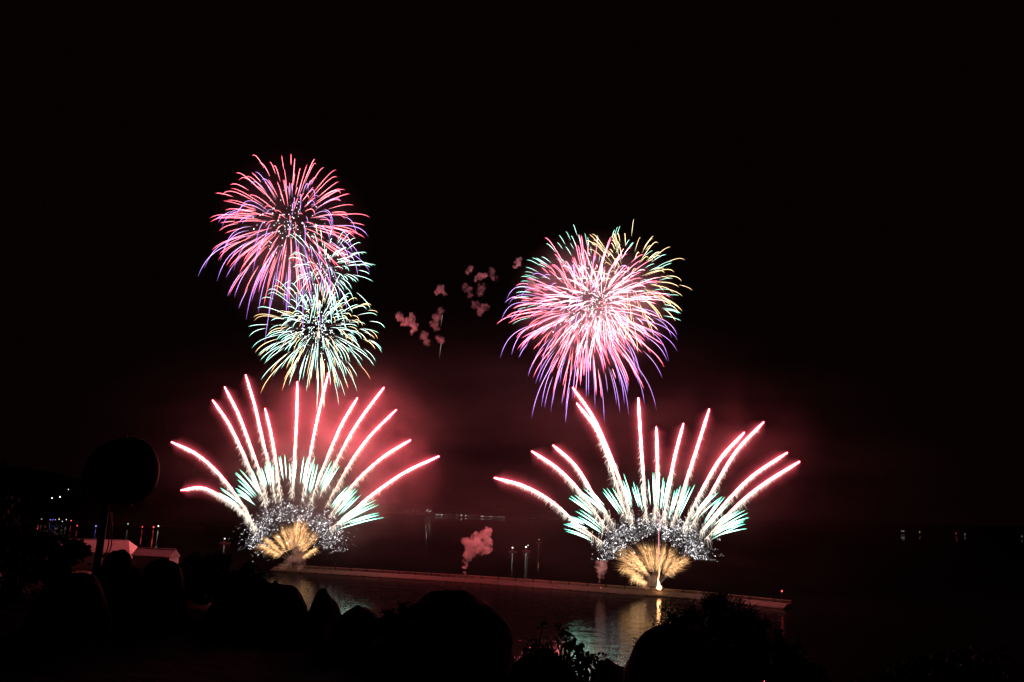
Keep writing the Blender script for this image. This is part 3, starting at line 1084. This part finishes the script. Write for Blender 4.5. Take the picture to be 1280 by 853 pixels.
YA = 640.0
burst('red_burst', 'round red firework burst with curling trails, uppermost on the left', (362, 279), 106, 170, RED0, RED1, YA, 20, t0=(.13, .42), t1=(.55, .98), seed=2,
      rvar=(.8, 1.06), dots=130)
burst('purple_burst', 'purple drooping firework burst tangled with the red burst on the left', (364, 290), 105, 92, PUR0, PUR1, YA + 4, 50, t0=(.16, .55), t1=(.66, 1.03), seed=7,
      rvar=(.7, 1.12))
burst('teal_burst', 'teal firework burst half hidden between the red burst and the gold one', (404, 338), 74, 110, TEA0, TEA1, YA - 8, 14, t0=(.2, .5), t1=(.7, 1.0), seed=5,
      rvar=(.55, 1.05), dots=90, keep=lambda d, r: d.x > -.35 or r.random() < .4)
burst('teal_burst', 'teal outer stars of the lowest burst on the left, above the left fan', (397, 412), 90, 190, TEA0, TEA1, YA - 4, 16, t0=(.16, .52), t1=(.72, 1.0), seed=13,
      rvar=(.5, 1.06), dots=190, rays=60)
burst('golden_burst', 'golden short stars of the lowest burst on the left, above the left fan', (398, 414), 87, 98, GOL0, GOL1, YA - 3, 18, t0=(.26, .6), t1=(.78, 1.0), seed=17,
      rvar=(.55, 1.08))

YD = 600.0
burst('pink_burst', 'wide pink firework burst filling the right of the sky', (736, 386), 114, 180, PNK0, PNK1, YD, 15, t0=(.09, .48), t1=(.55, 1.0), seed=23, rvar=(.72, 1.06),
      dots=150, rays=30)
burst('white_burst', 'dense whitish pink inner stars at the heart of the right burst', (752, 376), 80, 185, (11.0, 7.5, 8.2), (9.0, 2.4, 3.4), YD + 2, 12, t0=(.1, .55), t1=(.5, 1.0), seed=29,
      rvar=(.5, 1.15), dots=90)
burst('red_burst', 'red stars curling through the middle of the right burst', (722, 388), 98, 98, RED0, RED1, YD - 4, 14, t0=(.1, .5), t1=(.6, 1.0), seed=31, rvar=(.6, 1.1))
burst('purple_burst', 'purple drooping trails hanging from the right burst', (733, 392), 114, 70, PUR0, PUR1, YD + 5, 36, t0=(.22, .58), t1=(.8, 1.04), seed=37, rvar=(.85, 1.1),
      keep=lambda d, r: d.z < .35 or r.random() < .25)
burst('golden_burst', 'golden firework burst at the upper right of the right burst', (783, 354), 88, 90, GOL0, GOL1, YD - 8, 14, t0=(.16, .5), t1=(.75, 1.0), seed=41, rvar=(.7, 1.1),
      keep=lambda d, r: (d.x + d.z * .8) > -.1 or r.random() < .25)
burst('teal_burst', 'sparse ring of teal dashes crowning the right burst', (745, 388), 122, 70, (2.2, 3.8, 3.3), (1.1, 2.8, 2.2), YD, 10, t0=(.48, .62), t1=(.82, .98), seed=43, rvar=(.88, 1.02),
      keep=lambda d, r: d.z > -.1 and abs(d.y) < .7)

# two thin falling sparks below the drifting puffs
for (x0, y0, x1, y1, lab) in ((553, 394, 551, 408, 'short white falling spark beside the drifting smoke puffs'), (551.5, 429, 549, 449, 'longer thin falling spark under the drifting smoke puffs')):
    m = MB(); m.tube([at(x0, y0, 640), at((x0 + x1) / 2, (y0 + y1) / 2, 640), at(x1, y1, 640)], [.12, .12, .04], [(.7, .62, .58), (.4, .32, .3), (.12, .08, .08)], sides=5)
    tag(m.build('falling_spark', SPARK, colour=True), lab, 'spark')


# ------------------------------------------------------------------ smoke
def unit_ball(name, loc, scale, mat, sub=3, rotz=0):
    bm = bmesh.new()
    bmesh.ops.create_icosphere(bm, subdivisions=sub, radius=1.0)
    me = bpy.data.meshes.new(name)
    bm.to_mesh(me); bm.free()
    me.materials.append(mat)
    o = bpy.data.objects.new(name, me)
    COL.objects.link(o)
    o.location = loc; o.scale = scale
    return o


def lumpy(name, blobs, mat, seed, vox):
    """one closed billowing hull round several puffs of smoke"""
    bm = bmesh.new()
    for (c, r) in blobs:
        bmesh.ops.create_icosphere(bm, subdivisions=3, radius=r, matrix=Matrix.Translation(c))
    me = bpy.data.meshes.new('hull')
    bm.to_mesh(me); bm.free()
    tmp = bpy.data.objects.new('hull', me)
    COL.objects.link(tmp)
    md = tmp.modifiers.new('r', 'REMESH'); md.mode = 'VOXEL'; md.voxel_size = vox
    sm = tmp.modifiers.new('s', 'SMOOTH'); sm.iterations = 1
    dg = bpy.context.evaluated_depsgraph_get()
    dg.update()
    me2 = bpy.data.meshes.new_from_object(tmp.evaluated_get(dg))
    bpy.data.objects.remove(tmp)
    me2.name = name
    bm = bmesh.new(); bm.from_mesh(me2); bm.normal_update()
    for v in bm.verts:
        k = noise.fractal(v.co * .5 + Vector((seed, 0, 0)), .8, 2.0, 4)
        v.co += v.normal * k * 1.5
    zmin = min(v.co.z for v in bm.verts)
    cx = sum((v.co for v in bm.verts), Vector()) / len(bm.verts)
    org = Vector((cx.x, cx.y, zmin))
    for v in bm.verts: v.co -= org
    bm.to_mesh(me2); bm.free()
    me2.materials.clear(); me2.materials.append(mat)
    o = bpy.data.objects.new(name, me2)
    COL.objects.link(o); o.location = org
    return o


PUFF = smoke_material('launch_smoke', 0.48, .20, .38, .66, step=.35, albedo=(.96, .94, .94))
PUFF_SKY = smoke_material('drifting_smoke', 1.1, .26, .38, .74, step=.3, albedo=(.97, .95, .95))
PUFF_THIN = smoke_material('thin_drifting_smoke', 0.2, .24, .38, .72, step=.35, albedo=(.96, .94, .94))


def smoke_thing(name, label, px_blobs, Y, mat, seed, vox=.7):
    rng = random.Random(seed)
    bl = []
    for (x, y, r) in px_blobs:
        bl.append((at(x, y, Y + rng.uniform(-2, 2)), r * mpp(Y)))
    return tag(lumpy(name, bl, mat, seed, vox), label, 'smoke', kind='thing')


smoke_thing('smoke_column', 'pink smoke column with a round cap rising from mid breakwater',
            [(581, 716, 2), (581, 709, 2.6), (582, 702, 4), (585, 694, 6.5), (590, 688, 9), (596, 683, 10), (603, 684, 9), (608, 679, 8), (595, 674, 8), (583, 677, 6), (604, 671, 6),
             (610, 665, 6), (611, 688, 4.5)], quay_point(581).y, PUFF, 3)
smoke_thing('smoke_column', 'thin small smoke column on the breakwater left of the right fan',
            [(750, 734, 1.6), (750, 728, 2.2), (751, 721, 4), (752, 714, 5.5), (749, 707, 5.5), (755, 704, 4.5), (753, 711, 6)], quay_point(750).y, PUFF, 5)
smoke_thing('smoke_cloud', 'low greyish pink smoke at the foot of the left fan',
            [(352, 710, 4), (358, 705, 6), (366, 702, 8), (374, 697, 8), (372, 688, 7), (367, 680, 6), (376, 706, 6), (370, 673, 4.5)], YL - 10, PUFF_THIN, 6, 1.0)
smoke_thing('smoke_cloud', 'low pinkish smoke at the foot of the right fan',
            [(808, 732, 6), (815, 727, 7), (812, 722, 6), (820, 720, 5), (806, 727, 4)], YR + 6, PUFF_THIN, 7, 1.0)

PUFFS = [([(500, 397, 5), (505, 404, 5), (498, 393, 3.5)], 1, 'pale pink puff lowest and leftmost of the drifting puffs'),
         ([(513, 402, 7), (518, 409, 5), (515, 396, 4.5), (514, 416, 3)], 1, 'largest pale puff beside the leftmost drifting puff'),
         ([(530, 420, 6), (534, 428, 5)], 0, 'dim puff under the largest pale puff'),
         ([(551, 388, 4.5), (547, 396, 6.5), (543, 404, 6), (546, 410, 4.5)], 0, 'tall dim slanting puff with a brighter top'),
         ([(550, 424, 5), (546, 422, 3), (553, 428, 3)], 0, 'small dim puff below the slanting puff'),
         ([(550, 361, 5), (546, 366, 3.5), (556, 368, 3)], 1, 'small bright puff alone above the slanting puff'),
         ([(588, 336, 4.5), (584, 340, 3)], 1, 'small puff topmost in the middle cluster'),
         ([(600, 346, 5), (606, 345, 3.5), (595, 349, 3)], 1, 'pink puff in the middle of the cluster near the right burst'),
         ([(584, 362, 6), (587, 368, 5), (582, 357, 4)], 0, 'dim rounded puff below the topmost cluster puff'),
         ([(602, 358, 6), (600, 366, 5)], 0, 'faint puff under the middle pink puff'),
         ([(615, 342, 5.5), (618, 348, 5), (614, 337, 3.5)], 0, 'dim puff right of the middle pink puff'),
         ([(594, 381, 5.5), (602, 386, 6), (608, 384, 4.5), (599, 392, 4)], 0, 'wide faint puff lowest in the middle cluster'),
         ([(648, 328, 5), (644, 331, 4), (651, 324, 3)], 1, 'bright pink puff at the left rim of the right burst'),
         ([(664, 356, 6.5), (670, 361, 5), (660, 362, 4)], 1, 'pink puff just inside the left rim of the right burst')]
for i, (bl, bright, lab) in enumerate(PUFFS):
    o = smoke_thing('smoke_puff', lab, bl, 600, PUFF_SKY if bright else PUFF_THIN, 50 + i)
    o['group'] = 'drifting smoke puffs'

# the smoke that hangs in the air round the fans and bursts and takes their light
BANK = smoke_material('hanging_smoke', 0.00095, 3.4, .36, .72, soft=.25, step=1.0, detail=3)
BANK_L = smoke_material('fan_smoke', 0.0125, 2.6, .38, .70, soft=.1, step=1.0, detail=5)
BURST_S = smoke_material('burst_smoke', 0.020, 1.6, .25, .75, soft=.05, step=1.0, detail=3)
c = at(660, 585, 640)
tag(unit_ball('hanging_smoke', c, (390, 130, 125), BANK), 'faint reddish smoke hanging over the whole breakwater', 'smoke', kind='stuff')
c = at(428, 570, YL + 8)
tag(unit_ball('fan_smoke', c, (94, 42, 84), BANK_L), 'pinkish smoke lit up behind the comets of the left fan', 'smoke', kind='stuff')
c = at(742, 382, YD)
tag(unit_ball('burst_smoke', c, (64, 60, 56), BURST_S), 'reddish smoke glowing inside the right burst', 'smoke', kind='stuff')
BURST_L = smoke_material('thin_burst_smoke', 0.006, 1.6, .25, .75, soft=.05, step=1.0, detail=3)
c = at(362, 300, YA)
tag(unit_ball('burst_smoke', c, (66, 60, 76), BURST_L), 'thin dark red smoke inside the two upper left bursts', 'smoke', kind='stuff')
BANK_R = smoke_material('thin_fan_smoke', 0.0018, 2.6, .40, .68, soft=.1, step=1.0, detail=3)
c = at(905, 570, YR + 10)
tag(unit_ball('fan_smoke', c, (84, 40, 66), BANK_R), 'thin red smoke behind the right half of the right fan', 'smoke', kind='stuff')


# ------------------------------------------------------------------ foreground: rocks, shrubs, floodlight
def boulder(px, top, hw, dist, label, seed, hk=1.0, sharp=.16):
    """a weathered granite boulder whose top and width are known in the photograph"""
    T = near(px, top, dist)
    rx = hw * dist / FPX
    gz = ground_z(T.x, T.y)
    H = max(T.z - gz, .25)
    bm = bmesh.new()
    bmesh.ops.create_icosphere(bm, subdivisions=5, radius=1.0)
    off = Vector((seed * 3.7, seed * 1.3, 0))
    for v in bm.verts:
        p = v.co.copy()
        k = 1 + sharp * noise.fractal(p * 1.1 + off, 1.0, 2.0, 3) + .02 * noise.fractal(p * 7 + off, 1.0, 2.0, 3)
        v.co = p * k
    zmax = max(v.co.z for v in bm.verts)
    rz = (H + .35) / (1 + .35) / zmax
    for v in bm.verts:
        v.co = Vector((v.co.x * rx, v.co.y * rx * .9, (v.co.z - zmax) * rz + H))
    me = bpy.data.meshes.new('boulder')
    bm.to_mesh(me); bm.free()
    me.polygons.foreach_set('use_smooth', [True] * len(me.polygons))
    me.materials.append(ROCK)
    o = bpy.data.objects.new('boulder', me)
    COL.objects.link(o)
    o.location = (T.x, T.y, gz)
    return tag(o, label, 'boulder', 'dark boulders on the hilltop')


ROCKS = [(153, 687, 33, 12.0, 'dark peaked boulder at the foot of the floodlight pole'),
         (203, 696, 30, 12.5, 'dark low boulder under the smaller shed'),
         (95, 715, 45, 11.0, 'dark low boulder at the left of the floodlight pole'),
         (300, 733, 38, 13.5, 'dark boulder half hidden by the ragged bush left of the domed pair'),
         (352, 730, 38, 13.0, 'dark domed boulder just left of the steep small one'),
         (408, 735, 24, 13.2, 'small steep-sided dark boulder below the left fan'),
         (455, 756, 44, 12.5, 'dark sloping boulder left of the largest dome'),
         (566, 738, 80, 12.0, 'largest dark domed boulder in the middle of the hilltop'),
         (505, 778, 60, 11.0, 'dark low boulder in front of the saddle beside the largest dome'),
         (680, 812, 44, 11.5, 'dark low boulder right of the largest dome'),
         (768, 825, 34, 11.0, 'small dark boulder at the edge of the green reflection'),
         (848, 778, 66, 10.5, 'big dark boulder under the spiky pine bush'),
         (905, 800, 60, 10.0, 'dark boulder right of the one under the pine bush')]
for i, r in enumerate(ROCKS):
    boulder(*r, seed=i + 1)


def shrub(name, label, cat, px, top, hw, dist, n_leaf, seed, leaf=(.06, .03), needle=False, stems=9, low=None):
    """twigs rising from the ground, each carrying its own leaves"""
    rng = random.Random(seed)
    T = near(px, top, dist)
    gz = ground_z(T.x, T.y) - .05
    if low is not None: gz = T.z - low
    H = T.z - gz
    W = hw * dist / FPX
    base = Vector((T.x, T.y, gz))
    root = empty(name, base, label, cat)
    st, lv = MB(), MB()
    tips = []
    for k in range(stems):
        a = rng.uniform(0, 6.283)
        f = (k + .5) / stems * 2 - 1
        e_ = base + Vector((f * W * rng.uniform(.75, 1.05), math.sin(a) * W * .55, H * (1 - .38 * abs(f) ** 1.6) * rng.uniform(.82, 1.0)))
        midp = base.lerp(e_, .5) + Vector((rng.gauss(0, .08), rng.gauss(0, .08), H * .07))
        path = curve_through([base + Vector((f * .1, 0, 0)), midp, e_], 9)
        st.tube(path, [.022 * (1 - j / 10) * (1 + H * .3) + .003 for j in range(9)], sides=5)
        tips.append(path)
        for b in range(5):
            j = rng.randint(3, 8)
            q = path[j]
            d = Vector((rng.gauss(0, 1), rng.gauss(0, .8), rng.uniform(-.1, 1.0))).normalized()
            L = rng.uniform(.15, .4) * (.4 + W * .6)
            sub = [q, q + d * L * .5 + Vector((0, 0, .02)), q + d * L]
            st.tube(sub, [.008, .006, .003], sides=4)
            tips.append(curve_through(sub, 6))
    for k in range(n_leaf):
        pth = rng.choice(tips)
        q = pth[rng.randint(max(1, len(pth) // 3), len(pth) - 1)] + Vector((rng.gauss(0, .02), rng.gauss(0, .02), rng.gauss(0, .02)))
        d = Vector((rng.gauss(0, 1), rng.gauss(0, 1), rng.gauss(.45, .8))).normalized()
        u = d.cross(Vector((rng.gauss(0, 1), rng.gauss(0, 1), rng.gauss(0, 1)))).normalized()
        L = leaf[0] * rng.uniform(.6, 1.3)
        Wl = leaf[1] * rng.uniform(.7, 1.2)
        nb = len(lv.v)
        nn = d.cross(u) * Wl * .25
        for p in (q, q + d * L * .45 + u * Wl + nn, q + d * L, q + d * L * .45 - u * Wl + nn):
            lv.v.append(p); lv.c.append((0, 0, 0))
        lv.f.append((nb, nb + 1, nb + 2)); lv.f.append((nb, nb + 2, nb + 3))
    st.build('stem', BARK, root)
    lv.build('needles' if needle else 'leaves', LEAF, root, smooth=False)
    return root


shrub('pine_bush', 'spiky dark pine bush above the big boulder on the right', 'bush', 888, 742, 46, 12.0, 9000, 3, leaf=(.12, .007), needle=True, stems=16)
shrub('pine_bush', 'lower spiky dark pine bush spreading right of the tall one', 'bush', 920, 760, 40, 11.5, 5000, 4, leaf=(.11, .007), needle=True, stems=12)
shrub('bush', 'leafy dark bush in front of the green reflection', 'bush', 712, 796, 30, 10.5, 900, 5, leaf=(.055, .022), stems=11)
shrub('bush', 'small leafy dark bush left of the green reflection', 'bush', 676, 792, 24, 11.0, 420, 12, leaf=(.05, .02), stems=7)
shrub('bush', 'dark round bush right of the low boulder under the smaller shed', 'bush', 254, 700, 34, 14.0, 4500, 6, leaf=(.07, .03), stems=14)
shrub('bush', 'dark loose bush standing alone on the right', 'bush', 985, 812, 40, 11.0, 3200, 7, leaf=(.06, .025), stems=14)
shrub('bush', 'wide dark bush nearest the right corner', 'bush', 1190, 822, 80, 11.0, 5000, 8, leaf=(.06, .025), stems=18)
shrub('bush', 'dark ragged bush between the round bush and the domed boulder', 'bush', 300, 716, 36, 13.0, 5200, 14, leaf=(.07, .03), stems=16)
shrub('bush', 'low dark bush at the left flank of the largest dome', 'bush', 498, 764, 34, 11.6, 3000, 15, leaf=(.06, .026), stems=14)
shrub('pine_sprig', 'short pine sprig on the big boulder left of the pine bush', 'plant', 838, 766, 9, 10.6, 500, 9, leaf=(.08, .006), needle=True, stems=5, low=.32)
shrub('pine_sprig', 'tiny pine sprig low on the left flank of the big boulder', 'plant', 812, 797, 5, 10.6, 160, 10, leaf=(.06, .006), needle=True, stems=3, low=.3)


def leafy_tree(label, px, dist, top, crown, seed, n_leaf):
    """small tree on the left: tapered trunk, limbs, and leaves in uneven clumps"""
    rng = random.Random(seed)
    b = near(px, 760, dist)
    gz = ground_z(b.x, b.y) - .1
    base = Vector((b.x, b.y, gz))
    root = empty('tree', base, label, 'tree')
    T = near(px, top, dist)
    tr, lv = MB(), MB()
    path = curve_through([base, base.lerp(T, .5) + Vector((.15, 0, 0)), T], 10)
    tr.tube(path, [.14 * (1 - j / 11) + .02 for j in range(10)], sides=8)
    ends = []
    for (x, y, r) in crown:
        e_ = near(x, y, dist + rng.uniform(-1, 1))
        s = path[rng.randint(3, 8)]
        pm = s.lerp(e_, .5) + Vector((0, 0, .12))
        lp = curve_through([s, pm, e_], 8)
        tr.tube(lp, [.03 * (1 - j / 9) + .006 for j in range(8)], sides=6)
        ends.append((e_, r * dist / FPX, lp))
    for k in range(n_leaf):
        e_, r, lp = rng.choice(ends)
        d = Vector((rng.gauss(0, .5), rng.gauss(0, .6), rng.gauss(0, .42)))
        q = e_ + d * r
        if rng.random() < .10: q = lp[rng.randint(3, 7)] + Vector((rng.gauss(0, .05), rng.gauss(0, .05), rng.gauss(0, .05)))
        d = Vector((rng.gauss(0, 1), rng.gauss(0, 1), rng.gauss(-.2, .7))).normalized()
        u = d.cross(Vector((rng.gauss(0, 1), rng.gauss(0, 1), rng.gauss(0, 1)))).normalized()
        L, Wl = rng.uniform(.06, .11), rng.uniform(.02, .035)
        nb = len(lv.v)
        for p in (q, q + d * L * .45 + u * Wl, q + d * L, q + d * L * .45 - u * Wl):
            lv.v.append(p); lv.c.append((0, 0, 0))
        lv.f.append((nb, nb + 1, nb + 2)); lv.f.append((nb, nb + 2, nb + 3))
    tr.build('trunk', BARK, root)
    lv.build('crown', LEAF, root, smooth=False)


leafy_tree('dark leafy tree at the left edge with its branches across the large shed', 10, 13.0, 640,
           [(-8, 640, 26), (-30, 660, 40), (14, 678, 24), (34, 694, 22), (60, 684, 6), (70, 691, 6), (82, 693, 5), (97, 684, 4), (104, 690, 3), (56, 708, 18), (20, 705, 36), (76, 708, 7),
            (-60, 630, 40), (-20, 620, 24)], 5, 8000)


def floodlight():
    """big round lamp head on a thin post, seen from behind, its tail pointing left"""
    D = 13.2
    k = D / FPX
    z = D / 9.0
    p_b, p_t = near(121, 712, D), near(133, 627, D)
    base = Vector((p_b.x, p_b.y, ground_z(p_b.x, p_b.y) - .05))
    root = empty('floodlight', base, 'round dark drum-shaped floodlight on a thin leaning post at the left', 'floodlight')
    m = MB(); m.tube([base, p_b, p_t], [.06, .055, .043], sides=12); m.build('post', DARKM, root)
    c_f = near(163, 589, D)
    axis = (near(128, 590, D + .34 * z) - c_f).normalized()
    m = MB()
    r = 38.5 * k
    prof = [(-.03, r * .90), (-.02, r * .97), (.0, r), (.05, r), (.07, r * .965), (.2, r * .95), (.30, r * .84), (.36, r * .70), (.37, r * .52), (.46, r * .50), (.48, r * .36)]
    prof = [(d * z, q) for d, q in prof]
    m.tube([c_f + axis * d for d, _ in prof], [q for _, q in prof], sides=40); m.build('housing', DARKM, root)
    m = MB(); m.tube([c_f + axis * -.075 * z, c_f + axis * -.033 * z], [r * .78, r * .885], sides=40); m.build('lens', GLASS, root)
    m = MB()
    for a in range(0, 360, 30):
        u = axis.orthogonal().normalized(); v = axis.cross(u)
        d = u * math.cos(R(a)) + v * math.sin(R(a))
        m.box(c_f + axis * .035 + d * (r + .004), (.03, .03, .02))
    m.build('clip', DARKM, root, smooth=False)
    # yoke under and beside the drum
    mid = c_f + axis * .22 * z
    side_v = axis.cross(Vector((0, 0, 1))).normalized()
    m = MB()
    for s in (-1, 1):
        m.tube([p_t, p_t + side_v * s * (r * .7) + Vector((0, 0, .03)), mid + side_v * s * (r * 1.03) - Vector((0, 0, r * .4)), mid + side_v * s * (r * 1.03)], .016, sides=8)
    m.build('yoke', DARKM, root)
    m = MB()
    tail = c_f + axis * .45 * z
    loop = near(112, 612, D + .2)
    for o in (0, .03):
        m.tube(curve_through([tail - Vector((0, 0, .04)), loop + Vector((o, 0, 0)), near(122, 628, D + .1), near(137 + o * 60, 640, D), near(137 + o * 90, 662, D), near(134 + o * 120, 688, D), near(124, 700, D)], 36), .008, sides=6)
    m.build('cable', RUBBER, root)


floodlight()
